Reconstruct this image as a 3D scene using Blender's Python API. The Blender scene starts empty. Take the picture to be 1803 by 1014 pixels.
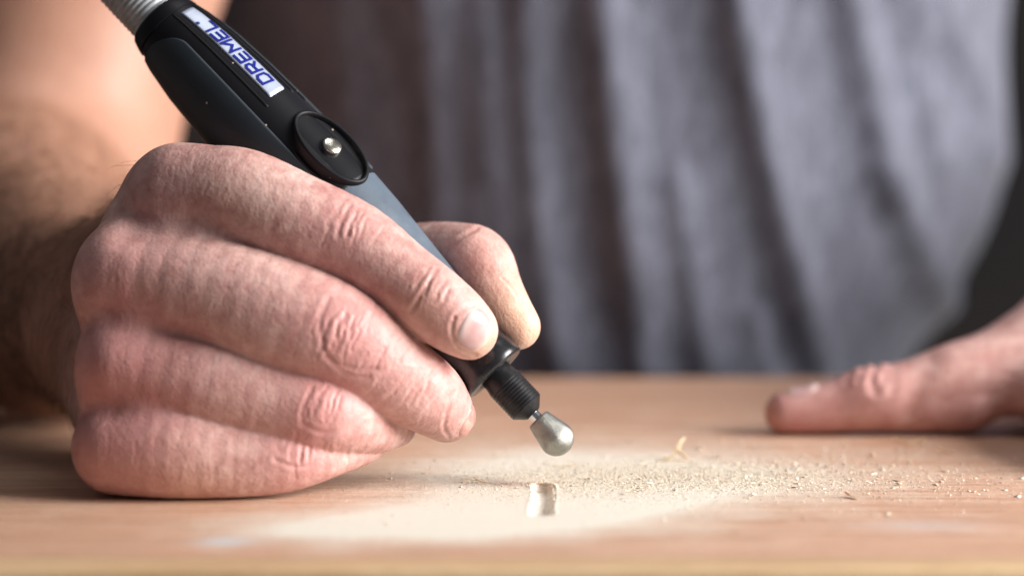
import bpy, bmesh, math, random
import numpy as np
from mathutils import Vector, Matrix

random.seed(7); rng = np.random.default_rng(7)
SC = bpy.context.scene
MM = 0.001

# ------------------------------------------------------------------ camera
CAM_H = 98.0                                   # mm above the tabletop
FPX = 85.0 / 36.0 * 1803.0                     # focal length in photo pixels
PITCH = math.atan(357.0 / FPX)
cam_d = bpy.data.cameras.new('camera'); cam = bpy.data.objects.new('camera', cam_d)
SC.collection.objects.link(cam); SC.camera = cam
cam.location = (0, 0, CAM_H * MM)
cam.rotation_euler = (math.pi / 2 - PITCH, 0, 0)
cam_d.lens = 85; cam_d.sensor_width = 36; cam_d.sensor_fit = 'HORIZONTAL'
cam_d.clip_start = 0.01; cam_d.clip_end = 60
cam_d.dof.use_dof = True
cam_d.dof.focus_distance = 0.592
cam_d.dof.aperture_fstop = 4.9
cam_d.dof.aperture_blades = 0

# ------------------------------------------------------------------ world, lamps, exposure
w = bpy.data.worlds.new('World'); SC.world = w; w.use_nodes = True
bg = w.node_tree.nodes['Background']
bg.inputs[0].default_value = (0.86, 0.90, 1.0, 1); bg.inputs[1].default_value = 0.125
def area(name, loc, target, size, power, col, size_y=None):
    l = bpy.data.lights.new(name, 'AREA'); o = bpy.data.objects.new(name, l); SC.collection.objects.link(o)
    l.shape = 'RECTANGLE'; l.size = size; l.size_y = size_y or size; l.energy = power; l.color = col
    o.location = loc
    o.rotation_euler = (Vector(target) - Vector(loc)).to_track_quat('-Z', 'Y').to_euler()
    return o
area('window_light', (1.28, 0.34, 0.50), (0.0, 0.66, 0.03), 0.8, 60, (1.0, 0.97, 0.95), 0.8)
area('overhead_light', (0.25, 0.72, 1.25), (0.0, 0.64, 0.0), 0.6, 3.0, (1.0, 0.97, 0.95))
SC.view_settings.view_transform = 'Standard'; SC.view_settings.look = 'None'
SC.view_settings.exposure = 0.0; SC.view_settings.gamma = 1.0
SC.render.engine = 'CYCLES'
SC.cycles.use_denoising = True
SC.cycles.max_bounces = 6

# ------------------------------------------------------------------ helpers
CT, ST = math.cos(PITCH), math.sin(PITCH)
def P(px, py, Y):
    """the place (mm) seen at photo pixel (px, py) at distance Y from the camera"""
    u = (px - 901.5) / FPX; v = (507.0 - py) / FPX
    k = Y / (CT + v * ST)
    return np.array([u * k, Y, CAM_H + (-ST + v * CT) * k])
def TBL(px, py):
    u = (px - 901.5) / FPX; v = (507.0 - py) / FPX
    k = CAM_H / (ST - v * CT)
    return np.array([u * k, (CT + v * ST) * k, 0.0])
def PIX(V):
    """photo pixels of an array of points (mm)"""
    y = V[:, 1]; z = V[:, 2] - CAM_H
    f = y * CT - z * ST; up = y * ST + z * CT
    return 901.5 + FPX * V[:, 0] / f, 507.0 - FPX * up / f

def nd(nt, t, **kw):
    n = nt.nodes.new(t)
    for k, v in kw.items():
        if k in n.inputs: n.inputs[k].default_value = v
        else: setattr(n, k, v)
    return n
def mat(name, col=(0.5, 0.5, 0.5), rough=0.5, metal=0.0, spec=0.5):
    m = bpy.data.materials.new(name); m.use_nodes = True
    b = m.node_tree.nodes['Principled BSDF']
    b.inputs['Base Color'].default_value = (*col, 1); b.inputs['Roughness'].default_value = rough
    b.inputs['Metallic'].default_value = metal; b.inputs['Specular IOR Level'].default_value = spec
    return m, m.node_tree, b
def ramp(nt, fac, stops):
    r = nt.nodes.new('ShaderNodeValToRGB'); e = r.color_ramp.elements
    while len(e) < len(stops): e.new(0.5)
    for i, (p, c) in enumerate(stops):
        e[i].position = p; e[i].color = (*c, 1) if len(c) == 3 else c
    nt.links.new(fac, r.inputs[0]); return r
def noise(nt, vec, scale, detail=4, rough=0.55):
    n = nd(nt, 'ShaderNodeTexNoise'); n.inputs['Scale'].default_value = scale
    n.inputs['Detail'].default_value = detail; n.inputs['Roughness'].default_value = rough
    if vec is not None: nt.links.new(vec, n.inputs['Vector'])
    return n
def mixc(nt, fac, a, b, mode='MIX'):
    m = nt.nodes.new('ShaderNodeMix'); m.data_type = 'RGBA'; m.blend_type = mode
    for s, v in ((m.inputs[0], fac), (m.inputs[6], a), (m.inputs[7], b)):
        if hasattr(v, 'is_linked'): nt.links.new(v, s)
        elif isinstance(v, tuple): s.default_value = (*v, 1)
        else: s.default_value = v
    return m.outputs[2]
def mth(nt, op, a, b=None, clamp=False):
    m = nt.nodes.new('ShaderNodeMath'); m.operation = op; m.use_clamp = clamp
    for s, v in ((m.inputs[0], a), (m.inputs[1], b)):
        if v is None: continue
        if hasattr(v, 'is_linked'): nt.links.new(v, s)
        else: s.default_value = v
    return m.outputs[0]
def bump(nt, b, h, strength, dist):
    n = nt.nodes.new('ShaderNodeBump'); n.inputs['Strength'].default_value = strength
    n.inputs['Distance'].default_value = dist
    nt.links.new(h, n.inputs['Height'])
    prev = b.inputs['Normal'].links
    if prev: nt.links.new(prev[0].from_socket, n.inputs['Normal'])
    nt.links.new(n.outputs[0], b.inputs['Normal'])

def mesh_obj(name, V, F, m, parent=None, smooth=True, autosmooth=None, scale=MM):
    me = bpy.data.meshes.new(name)
    V = np.asarray(V, dtype=np.float32) * scale
    if isinstance(F, np.ndarray):
        nf, k = F.shape
        me.vertices.add(len(V)); me.vertices.foreach_set('co', V.ravel())
        me.loops.add(nf * k); me.loops.foreach_set('vertex_index', F.ravel().astype(np.int32))
        me.polygons.add(nf); me.polygons.foreach_set('loop_start', np.arange(0, nf * k, k, dtype=np.int32))
        me.update(calc_edges=True)
    else:
        me.from_pydata([tuple(map(float, v)) for v in V], [], [tuple(map(int, f)) for f in F]); me.update()
    if smooth: me.polygons.foreach_set('use_smooth', np.ones(len(me.polygons), dtype=bool))
    if m: me.materials.append(m)
    o = bpy.data.objects.new(name, me); SC.collection.objects.link(o)
    if parent: o.parent = parent
    if autosmooth:
        me.set_sharp_from_angle(angle=math.radians(autosmooth))
    return o
def tag(o, label=None, cat=None, group=None, kind=None):
    for k, v in (('label', label), ('category', cat), ('group', group), ('kind', kind)):
        if v: o[k] = v
    return o

# ------------------------------------------------------------------ signed distance grid
def axis_steps(segs):
    out = [segs[0][0]]
    for a, b, h in segs:
        n = max(1, round((b - a) / h)); out += list(np.linspace(a, b, n + 1)[1:])
    return np.array(out, dtype=np.float32)
GX = axis_steps([(-330, -220, 6), (-220, -150, 3), (-150, -118, 1.4), (-118, 14, .34), (14, 60, 2.0), (60, 130, .9), (130, 180, 2.5), (180, 560, 7)])
GY = axis_steps([(540, 556, 1.2), (556, 612, .40), (612, 616, .6), (616, 650, .9), (650, 700, 1.1), (700, 760, 2.5), (760, 1070, 6)])
GZ = axis_steps([(-60, -2, 7), (-2, 92, .34), (92, 130, 2.5), (130, 345, 6)])
BIG = 60.0
def smin(a, b, k):
    h = np.maximum(k - np.abs(a - b), 0) / k
    return np.minimum(a, b) - h * h * k * .25
def box_of(lo, hi):
    s = []
    for g, l, h in zip((GX, GY, GZ), lo, hi):
        s.append(slice(max(0, np.searchsorted(g, l) - 1), min(len(g), np.searchsorted(g, h) + 2)))
    return tuple(s)
def cone_d(X, Y, Z, a, b, ra, rb):
    d = b - a; L = float(d @ d) + 1e-9
    t = np.clip(((X - a[0]) * d[0] + (Y - a[1]) * d[1] + (Z - a[2]) * d[2]) / L, 0, 1).astype(np.float32)
    return np.sqrt((X - a[0] - t * d[0]) ** 2 + (Y - a[1] - t * d[1]) ** 2 + (Z - a[2] - t * d[2]) ** 2) - (ra + t * (rb - ra))
def coords(s):
    return GX[s[0]][:, None, None], GY[s[1]][None, :, None], GZ[s[2]][None, None, :]
class Field:
    def __init__(self, s=None):
        self.s = s or (slice(0, len(GX)), slice(0, len(GY)), slice(0, len(GZ)))
        self.A = np.full(tuple(q.stop - q.start for q in self.s), BIG, dtype=np.float32)
    def cone(self, a, b, ra, rb, k=2.0):
        m = k + 4
        lo = np.minimum(a - ra, b - rb) - m; hi = np.maximum(a + ra, b + rb) + m
        g = box_of(lo, hi)
        s = tuple(slice(max(x.start, y.start), min(x.stop, y.stop)) for x, y in zip(g, self.s))
        if any(q.stop <= q.start for q in s): return
        loc = tuple(slice(q.start - f.start, q.stop - f.start) for q, f in zip(s, self.s))
        self.A[loc] = smin(self.A[loc], cone_d(*coords(s), a, b, ra, rb), k)
    def chain(self, pts, k=2.0):
        """pts: (px, py, Y, r)"""
        Q = [(P(*p[:3]), p[3]) for p in pts]
        for (a, ra), (b, rb) in zip(Q, Q[1:]): self.cone(a, b, ra, rb, k)
        return Q

# ------- the pose, read off the photograph: photo pixel, distance, radius in mm
INDEX = [(322, 340, 592, 10.8), (375, 344, 590, 11.8), (430, 353, 588, 12.1), (515, 388, 585, 11.5), (620, 432, 583, 10.4),
         (700, 486, 580, 8.9), (758, 531, 578, 8.7), (800, 562, 577.5, 7.9), (826, 582, 579, 6.7)]
MIDDLE = [(215, 490, 583, 10.6), (370, 520, 578, 11.8), (500, 562, 575, 12.2), (600, 598, 575, 11.9), (690, 655, 579, 10.3), (752, 697, 585, 8.9), (786, 728, 592, 6.8)]
RING = [(218, 645, 577, 10.3), (360, 672, 574, 10.3), (480, 704, 573, 9.6), (575, 726, 573.5, 9.1), (650, 750, 583, 6.6), (698, 752, 592, 4.6)]
PINKY = [(213, 790, 574, 11.2), (310, 803, 571, 10.6), (420, 813, 570.5, 8.6), (515, 808, 571.5, 7.0), (590, 794, 577, 5.4), (645, 781, 586, 4.4)]
THUMB = [(420, 560, 650, 14.0), (560, 520, 640, 12.0), (650, 478, 630, 9.0), (745, 452, 619, 8.4), (815, 452, 612, 8.2), (840, 468, 610, 9.0), (863, 510, 606, 7.8),
         (892, 552, 603, 6.4), (911, 575, 602, 5.5)]
def flatten(pts, f, up=0.0):
    out = []
    for x, y, Y, r in pts:
        t = f * min(1., max(0., (640 - x) / 120)) * min(1., max(.15, (x - 190) / 130)); out.append((x, y - up * t * r * 7.3, Y + t * r, r * (1 + t)))
    return out
MIDDLE = flatten(MIDDLE, .14); RING = flatten(RING, .20); PINKY = flatten(PINKY, .14, .9)
TOOL_O = P(870, 656, 594); TOOL_B = P(284, 38, 616)
TOOL_L = float(np.linalg.norm(TOOL_B - TOOL_O)); TE = (TOOL_B - TOOL_O) / TOOL_L     # up the tool
KS = TOOL_L / 853.0                                                                 # mm per pixel along the tool

body = Field()
# palm and metacarpals, wrist, forearm, upper arm, torso, other arm
wr = P(185, 560, 655)
mcps = [P(*INDEX[0][:3]), P(*MIDDLE[0][:3]), P(*RING[0][:3]), P(*PINKY[0][:3])]
wrs = [P(262, 450, 648), P(228, 510, 650), P(208, 570, 650), P(200, 640, 646)]
for q, v, r in zip(mcps, wrs, (7.6, 7.6, 7.4, 8.2)):
    body.cone(q + np.array([0, 3.5, 0]), v, r, 15, 5)
body.cone(P(330, 420, 612), P(200, 480, 640), 11, 15, 6)
body.cone(P(262, 415, 597), P(400, 445, 594), 8.5, 7.5, 6)
body.cone(P(290, 350, 600), P(240, 455, 594), 11, 11, 6)
body.cone(P(212, 562, 583), P(330, 592, 582), 9.4, 7.5, 6)
body.cone(P(208, 716, 579), P(280, 728, 578.5), 9.6, 7.5, 6)
body.cone(P(255, 415, 592), P(360, 434, 589.5), 8.6, 7.8, 6)
body.cone(P(300, 700, 600), P(190, 600, 640), 15, 18, 8)
body.cone(P(400, 650, 605), P(250, 740, 625), 13, 15, 8)
body.cone(P(420, 560, 650), P(200, 560, 655), 14, 17, 8)
body.cone(wr, P(90, 520, 700), 24, 33, 10)
body.cone(P(90, 520, 700), P(20, 430, 745), 33, 40, 10)
body.cone(P(20, 430, 745), P(60, 350, 800), 39, 42, 14)
SHR = P(150, -650, 930); SHL = P(1850, -650, 1000)
body.cone(P(60, 350, 800), P(150, -100, 830), 42, 47, 14)
body.cone(P(150, -100, 830), SHR, 47, 55, 14)
for dx in (-45, 0, 45):
    body.cone(np.array([35. + dx, 985, 40]), np.array([35. + dx, 985, 250]), 76, 84, 30)
body.cone(SHR, SHL, 55, 55, 40)
# left arm
LEL = np.array([480., 1010, 90])
body.cone(P(2060, 480, 730), LEL, 28, 40, 12)
body.cone(LEL, SHL, 42, 55, 14)
# left hand: thumb along the table, palm and fingers beyond the frame
LT = [(1386, 727, 677, 6.4), (1440, 721, 677, 7.2), (1490, 712, 677, 8.0), (1532, 702, 677, 9.2), (1600, 694, 678, 9.3), (1680, 672, 680, 10.8), (1760, 654, 684, 12.6), (1850, 628, 692, 17.0)]
lt = Field(box_of((65, 650, -3), (200, 735, 70)))
LT0 = LT
lt.cone(P(1560, 716, 676), P(1700, 708, 678), 7, 9, 5)
lt.cone(P(1850, 628, 692), P(2060, 500, 730), 17, 28, 10)
lt.cone(P(1850, 670, 690), P(2000, 640, 680), 12, 15, 8)
lt.cone(P(1790, 690, 676), P(1900, 680, 668), 7, 9, 6)
def smoothed(pts, n=4):
    """Catmull-Rom through the joints so that a finger bends and tapers without lumps"""
    A = np.array(pts, float); B = np.concatenate([[2 * A[0] - A[1]], A, [2 * A[-1] - A[-2]]]); out = []
    for i in range(1, len(B) - 2):
        p0, p1, p2, p3 = B[i - 1], B[i], B[i + 1], B[i + 2]
        for t in np.arange(n) / n:
            out.append(.5 * (2 * p1 + (p2 - p0) * t + (2 * p0 - 5 * p1 + 4 * p2 - p3) * t * t + (3 * p1 - p0 - 3 * p2 + p3) * t ** 3))
    out.append(A[-1]); return [tuple(q) for q in out]
def merge(dst, f, k, kfun=None):
    loc = f.s
    kk = k if kfun is None else kfun(*coords(f.s))
    dst.A[loc] = smin(dst.A[loc], f.A, kk)
lt.chain(smoothed(LT), .3)
merge(body, lt, 6.0)
for i in range(4):
    a = np.array([164. + 19 * i, 668 + 3 * i, 18]); b = a + np.array([-8 + 7 * i, -38, -6]); c = b + np.array([-2 + 3 * i, -28, -5])
    body.cone(P(2000, 600, 700), a, 22, 11, 6); body.cone(a, b, 10.5, 8.8, 3); body.cone(b, c, 8.8, 6.6, 3)

# the right hand's fingers: crisp where they lie against each other, webbed at the knuckles
def finger(pts, k_in=2.2, far=12.0, kweb=12.0, flat=14.0, kmin=.45, xs=None):
    pts = [(x, y, Y, r + .3) for x, y, Y, r in smoothed(pts)]; k_in = .3
    Q = [(P(*p[:3]), p[3]) for p in pts]
    lo = np.min([q - r for q, r in Q], axis=0) - 12; hi = np.max([q + r for q, r in Q], axis=0) + 12
    f = Field(box_of(lo, hi)); f.chain(pts, k_in)
    m = Q[0][0]
    def kf(X, Y, Z):
        d = np.sqrt((X - m[0]) ** 2 + (Y - m[1]) ** 2 + (Z - m[2]) ** 2)
        return (kmin + (kweb - kmin) * np.clip(1 - (d - flat) / far, 0, 1) ** 1.3).astype(np.float32)
    merge(body, f, 1, kf); return Q
QP = finger(PINKY, far=10, flat=6, kweb=6.5); QR = finger(RING, far=12, flat=10, kweb=8); QM = finger(MIDDLE, far=12, flat=13, kweb=9)
QI = finger(INDEX, far=12, flat=13, kweb=9)
QT = finger(THUMB, far=40, kmin=.9, kweb=6, flat=10)
# pads where the tool presses, then cut by tool and tabletop
s = box_of(TOOL_O - 25, TOOL_B + 30)
def tool_d(X, Y, Z):
    prof = [(-5, 58), (60, 60), (200, 74), (331, 84), (416, 88), (600, 86), (740, 76), (853, 58)]
    d = None
    for (s0, r0), (s1, r1) in zip(prof, prof[1:]):
        a = TOOL_O + TE * s0 * KS; b = TOOL_O + TE * s1 * KS
        q = cone_d(X, Y, Z, a, b, r0 / 7.2 - .25, r1 / 7.0 - .25)
        d = q if d is None else np.minimum(d, q)
    return d
g = box_of(np.minimum(TOOL_O, TOOL_B) - 22, np.maximum(TOOL_O, TOOL_B) + 22)
body.A[g] = -smin(-body.A[g], tool_d(*coords(g)), 1.2)
ys = slice(0, int(np.searchsorted(GY, 820)))
zc = (GZ - 0.15)[None, None, :].astype(np.float32)
body.A[:, ys, :] = -smin(-body.A[:, ys, :], np.broadcast_to(zc, body.A[:, ys, :].shape), 1.6)

def surface_nets(A, gx, gy, gz):
    S = A < 0
    nx, ny, nz = A.shape
    c = np.zeros((nx - 1, ny - 1, nz - 1), dtype=np.uint8)
    for i in (0, 1):
        for j in (0, 1):
            for k in (0, 1):
                c += S[i:nx - 1 + i, j:ny - 1 + j, k:nz - 1 + k]
    act = (c > 0) & (c < 8)
    I, J, K = np.nonzero(act)
    idx = np.full(act.shape, -1, dtype=np.int32); idx[I, J, K] = np.arange(len(I))
    G = [gx, gy, gz]
    acc = np.zeros((len(I), 3), dtype=np.float64); cnt = np.zeros(len(I))
    corners = [(i, j, k) for i in (0, 1) for j in (0, 1) for k in (0, 1)]
    val = {q: A[I + q[0], J + q[1], K + q[2]] for q in corners}
    pos = [np.stack([gx[I], gx[I + 1]]), np.stack([gy[J], gy[J + 1]]), np.stack([gz[K], gz[K + 1]])]
    for a in corners:
        for ax in range(3):
            if a[ax] == 1: continue
            b = list(a); b[ax] = 1; b = tuple(b)
            va, vb = val[a], val[b]; m = (va < 0) != (vb < 0)
            t = np.where(m, va / np.where(m, va - vb, 1), 0)
            for q in range(3):
                pa, pb = pos[q][a[q]], pos[q][b[q]]
                acc[:, q] += np.where(m, pa + t * (pb - pa), 0)
            cnt += m
    V = acc / cnt[:, None]
    F = []
    for ax in range(3):
        sl0 = [slice(None)] * 3; sl1 = [slice(None)] * 3
        sl0[ax] = slice(0, -1); sl1[ax] = slice(1, None)
        e = S[tuple(sl0)] != S[tuple(sl1)]
        q = np.stack(np.nonzero(e), 1)
        u, v = (ax + 1) % 3, (ax + 2) % 3
        ok = (q[:, u] > 0) & (q[:, v] > 0) & (q[:, u] < A.shape[u] - 1) & (q[:, v] < A.shape[v] - 1)
        q = q[ok]
        def cell(du, dv):
            r = q.copy(); r[:, u] += du; r[:, v] += dv
            return idx[r[:, 0], r[:, 1], r[:, 2]]
        f = np.stack([cell(-1, -1), cell(0, -1), cell(0, 0), cell(-1, 0)], 1)
        ins = S[q[:, 0], q[:, 1], q[:, 2]]
        f[~ins] = f[~ins][:, ::-1]
        F.append(f)
    return V, np.concatenate(F)
V, F = surface_nets(body.A, GX, GY, GZ)
del body.A

def smooth_verts(V, F, n, lam=.5):
    for _ in range(n):
        acc = np.zeros_like(V); cnt = np.zeros(len(V))
        for a, b in ((0, 1), (1, 2), (2, 3), (3, 0)):
            for i, j in ((a, b), (b, a)):
                for ax in range(3): acc[:, ax] += np.bincount(F[:, i], weights=V[F[:, j], ax], minlength=len(V))
                cnt += np.bincount(F[:, i], minlength=len(V))
        V = V + lam * (acc / np.maximum(cnt, 1)[:, None] - V)
    return V
def vert_normals(V, F):
    n = np.cross(V[F[:, 2]] - V[F[:, 0]], V[F[:, 3]] - V[F[:, 1]])
    N = np.zeros_like(V)
    for i in range(4):
        for ax in range(3): N[:, ax] += np.bincount(F[:, i], weights=n[:, ax], minlength=len(V))
    return N / np.maximum(np.linalg.norm(N, axis=1), 1e-9)[:, None]
V = smooth_verts(V, F, 3)
N = vert_normals(V, F)

# ------- creases, folds and bumps of the skin, as relief on the mesh
def seg_dist(px, py, line):
    d = np.full(len(px), 1e9)
    for (x0, y0), (x1, y1) in zip(line, line[1:]):
        dx, dy = x1 - x0, y1 - y0; L = dx * dx + dy * dy
        t = np.clip(((px - x0) * dx + (py - y0) * dy) / L, 0, 1)
        d = np.minimum(d, np.hypot(px - x0 - t * dx, py - y0 - t * dy))
    return d
def curve(line, n=5):
    """a polyline rounded off"""
    L = np.array(line, float)
    for _ in range(2):
        q = L[:-1] * .75 + L[1:] * .25; r = L[:-1] * .25 + L[1:] * .75
        L = np.concatenate([L[:1], np.stack([q, r], 1).reshape(-1, 2), L[-1:]])
    return [tuple(x) for x in L]
def fine_creases():
    out = []; rr_ = random.Random(5)
    def grp(cx, cy, ang, length, spread, n, dep):
        ca, sa = math.cos(math.radians(ang)), math.sin(math.radians(ang))      # across the finger
        for _ in range(n):
            o = rr_.gauss(0, spread); m_ = rr_.gauss(0, length * .28); L = length * rr_.uniform(.15, .42); bow = rr_.uniform(-.25, .45) * L * .5
            tw = rr_.uniform(-.22, .22)
            pts = []
            for t in (-1, -.4, .3, 1):
                u = m_ + t * L; v = o + bow * t * t + tw * L * t + rr_.uniform(-1.5, 1.5)
                pts.append((cx + ca * u + sa * v, cy + sa * u - ca * v))
            out.append((pts, dep * rr_.uniform(.3, .95), rr_.uniform(2.2, 3.6)))
    grp(612, 398, 115, 60, 22, 20, .15); grp(752, 505, 120, 50, 20, 18, .13); grp(790, 530, 120, 40, 14, 8, .10)
    grp(600, 580, 110, 75, 28, 26, .17); grp(680, 640, 125, 70, 40, 22, .12); grp(750, 680, 122, 65, 22, 20, .15)
    grp(568, 712, 108, 48, 22, 18, .15); grp(640, 735, 115, 36, 26, 12, .10); grp(528, 798, 100, 36, 20, 16, .14); grp(590, 795, 100, 26, 24, 10, .1)
    grp(470, 380, 112, 90, 70, 26, .028); grp(420, 540, 105, 95, 80, 28, .028); grp(400, 690, 100, 80, 80, 24, .028); grp(360, 810, 98, 70, 70, 20, .028)
    grp(300, 300, 100, 60, 30, 10, .06); grp(205, 480, 95, 60, 30, 10, .04); grp(200, 640, 95, 60, 30, 10, .04); grp(205, 800, 95, 60, 30, 10, .04)
    return out
CREASES = [  # line, depth mm, width px
    ([(616, 362), (600, 390), (594, 416)], .40, 4.5), ([(628, 378), (617, 398), (612, 415)], .30, 4), ([(646, 385), (632, 410)], .18, 4),
    ([(769, 474), (747, 510), (724, 549)], .45, 4.5), ([(786, 492), (768, 522)], .2, 4), ([(798, 508), (786, 530)], .15, 4), ([(757, 468), (735, 500)], .12, 4),
    ([(580, 524), (560, 562), (570, 611)], .42, 5), ([(608, 553), (591, 577), (595, 602)], .40, 4.5), ([(625, 560), (613, 578)], .25, 4), ([(600, 545), (584, 560)], .2, 4),
    ([(566, 613), (590, 641), (635, 652), (665, 650)], .40, 5), ([(572, 628), (608, 661), (650, 664)], .34, 5), ([(640, 612), (665, 600)], .16, 4), ([(650, 628), (680, 612)], .16, 4),
    ([(776, 647), (742, 677), (722, 713)], .26, 4.5), ([(757, 668), (737, 709)], .24, 4), ([(765, 655), (735, 690)], .14, 4), ([(709, 681), (680, 699)], .16, 4), ([(790, 668), (765, 700)], .14, 3.5),
    ([(549, 683), (536, 709), (530, 734)], .34, 4.5), ([(575, 680), (565, 697)], .3, 4), ([(558, 705), (552, 728)], .18, 4), ([(531, 745), (560, 762), (599, 762), (641, 731)], .34, 5),
    ([(530, 784), (527, 812)], .34, 4), ([(512, 792), (510, 808)], .22, 4), ([(485, 809), (517, 823), (549, 820), (580, 795)], .36, 4.5), ([(545, 786), (541, 806)], .18, 3.5),
    ([(799, 560), (794, 582), (800, 604), (817, 621), (838, 625)], .55, 4), ([(800, 558), (815, 543), (833, 538)], .5, 4),
    ([(800, 690), (786, 727), (780, 754), (790, 768)], .45, 4), ([(640, 745), (700, 742)], .2, 6), ([(648, 770), (640, 790)], .2, 4),
    ([(840, 403), (800, 424), (781, 438)], .35, 4), ([(884, 490), (900, 505), (910, 520)], .35, 3), ([(852, 432), (820, 446)], .12, 5),
]
px, py = PIX(V)
front = (N[:, 1] < .25) & (V[:, 1] < 632)
disp = np.zeros(len(V))
fi = np.nonzero(front & (px > 100) & (px < 960))[0]
for line, dep, wd in [(a_, b_ * .62, c_ * .85) for a_, b_, c_ in CREASES] + fine_creases():
    L = curve(line); xs = [p[0] for p in L]; yy = [p[1] for p in L]
    q = fi[(px[fi] > min(xs) - 20) & (px[fi] < max(xs) + 20) & (py[fi] > min(yy) - 20) & (py[fi] < max(yy) + 20)]
    if line[0][0] > 838 and line[0][0] < 900: q = q[V[q, 1] > 590]
    d = seg_dist(px[q], py[q], L) / wd
    dep = dep * .72; disp[q] += -dep * np.exp(-d * d) + dep * .32 * np.exp(-((d - 2.1) / 1.0) ** 2)
# left thumb folds
fl = np.nonzero((px > 1330) & (px < 1803) & (V[:, 1] < 720) & (N[:, 1] < .4))[0]
for line, dep, wd in [([(1543, 645), (1533, 662), (1540, 690)], .65, 7), ([(1522, 650), (1512, 668)], .5, 6), ([(1500, 658), (1492, 672)], .35, 6), ([(1554, 650), (1550, 685)], .3, 5), ([(1578, 648), (1570, 690)], .25, 6), ([(1565, 645), (1560, 670)], .35, 7),
                      ([(1640, 640), (1610, 690), (1600, 730)], .35, 16)]:
    L = curve(line); d = seg_dist(px[fl], py[fl], L) / wd
    disp[fl] += -dep * np.exp(-d * d) + dep * .3 * np.exp(-((d - 2) / 1.) ** 2)
# tendons, veins and hollows
for cx, cy, rx, ry, a in [(186, 552, 34, 26, -1.3), (182, 714, 36, 26, -1.1), (232, 398, 42, 34, -1.5), (330, 385, 50, 26, -.6), (300, 480, 60, 26, .3), (310, 590, 60, 20, -.5),
                          (215, 465, 50, 46, .7), (205, 632, 50, 42, .7), (205, 800, 50, 44, .4), (290, 285, 34, 30, .15), (612, 400, 38, 34, .2), (598, 575, 40, 40, .25), (572, 712, 34, 30, .25), (525, 800, 30, 18, .2)]:
    e = ((px[fi] - cx) / rx) ** 2 + ((py[fi] - cy) / ry) ** 2
    disp[fi] += a * np.exp(-e)
V = V + N * disp[:, None]
N = vert_normals(V, F)

# ------- skin tone painted as where the skin is redder or paler by itself, with forearm shade painted in
def blob(points):
    a = np.zeros(len(V))
    for p, r, s in points:
        a += s * np.exp(-((V - p) ** 2).sum(1) / (r * r))
    return a
def on(q, off=0.): return q
red = blob([(P(300, 290, 585), 14, .5), (P(205, 470, 575), 14, .8), (P(200, 635, 570), 14, .8), (P(200, 800, 566), 15, .9), (P(612, 400, 575), 9, .9), (P(598, 575, 565), 12, 1.), (P(572, 712, 565), 10, 1.),
            (P(525, 805, 566), 9, .9), (P(745, 520, 570), 9, .5), (P(730, 680, 575), 11, .6), (P(840, 440, 602), 8, .6), (P(800, 700, 586), 8, .7), (P(210, 700, 568), 16, .5), (P(790, 560, 572), 6, .5),
            (P(330, 560, 568), 18, .25), (P(380, 700, 566), 18, .3), (P(1400, 740, 672), 12, .8), (P(1480, 740, 672), 14, .5), (P(1590, 730, 672), 16, .4), (P(1720, 710, 672), 18, .6), (P(1530, 660, 672), 8, .5), (P(640, 650, 568), 12, .3),
            (P(860, 470, 602), 7, .3)])
yel = blob([(P(925, 580, 600), 9, 1.0), (P(895, 540, 600), 10, .7), (P(850, 610, 574), 6, .9), (P(866, 560, 576), 5, .5), (P(340, 865, 566), 9, .6), (P(740, 545, 572), 6, .5), (P(420, 360, 577), 10, .15), (P(860, 440, 605), 7, .2)])
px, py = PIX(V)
tan_shade = np.clip((V[:, 1] - 598) / 26, 0, 1) * (px < 450) * np.clip((790 - V[:, 1]) / 40, 0, 1)  # brown forearm skin, darkened further to stand for the hand's shade
attr = {'redness': np.clip(red, 0, 1.2), 'pallor': np.clip(yel, 0, 1.2), 'tan': tan_shade, 'arm': np.clip((V[:, 1] - 738) / 36, 0, 1) * (px < 900)}

m_skin, nt, b = mat('skin', (0.6, 0.34, 0.27), 0.48, 0, .35)
tc = nd(nt, 'ShaderNodeTexCoord'); oc = tc.outputs['Object']
def att(n):
    a = nd(nt, 'ShaderNodeAttribute'); a.attribute_name = n; return a.outputs['Fac']
n1 = noise(nt, oc, 75, 5, .6); n2 = noise(nt, oc, 260, 6, .65); n3 = noise(nt, oc, 22, 2)
n4 = noise(nt, oc, 620, 3, .6)
mot = ramp(nt, n1.outputs[0], [(.3, (0.44, 0.215, 0.19)), (.5, (0.60, 0.37, 0.325)), (.70, (0.73, 0.50, 0.445))])
c = mixc(nt, .45, mot.outputs[0], ramp(nt, n2.outputs[0], [(.36, (0.35, 0.14, 0.125)), (.52, (0.57, 0.34, 0.30)), (.66, (0.73, 0.50, 0.445))]).outputs[0])
c = mixc(nt, mth(nt, 'MULTIPLY', att('redness'), .62), c, (0.54, 0.235, 0.22))
c = mixc(nt, mth(nt, 'MULTIPLY', att('pallor'), .42), c, (0.80, 0.52, 0.33))
c = mixc(nt, mth(nt, 'MULTIPLY', att('tan'), .85), c, (0.31, 0.15, 0.085))  # forearm brown with painted shade mixed into it
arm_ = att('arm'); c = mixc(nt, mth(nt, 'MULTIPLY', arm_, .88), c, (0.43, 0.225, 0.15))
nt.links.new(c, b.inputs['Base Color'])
b.inputs['Subsurface Weight'].default_value = .18
b.inputs['Subsurface Radius'].default_value = (1.0, .35, .2)
b.inputs['Subsurface Scale'].default_value = .0022
rr = mth(nt, 'ADD', mth(nt, 'MULTIPLY', n2.outputs[0], .22), .36); nt.links.new(rr, b.inputs['Roughness'])
vor = nd(nt, 'ShaderNodeTexVoronoi'); vor.inputs['Scale'].default_value = 1100; vor.feature = 'F1'
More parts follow.
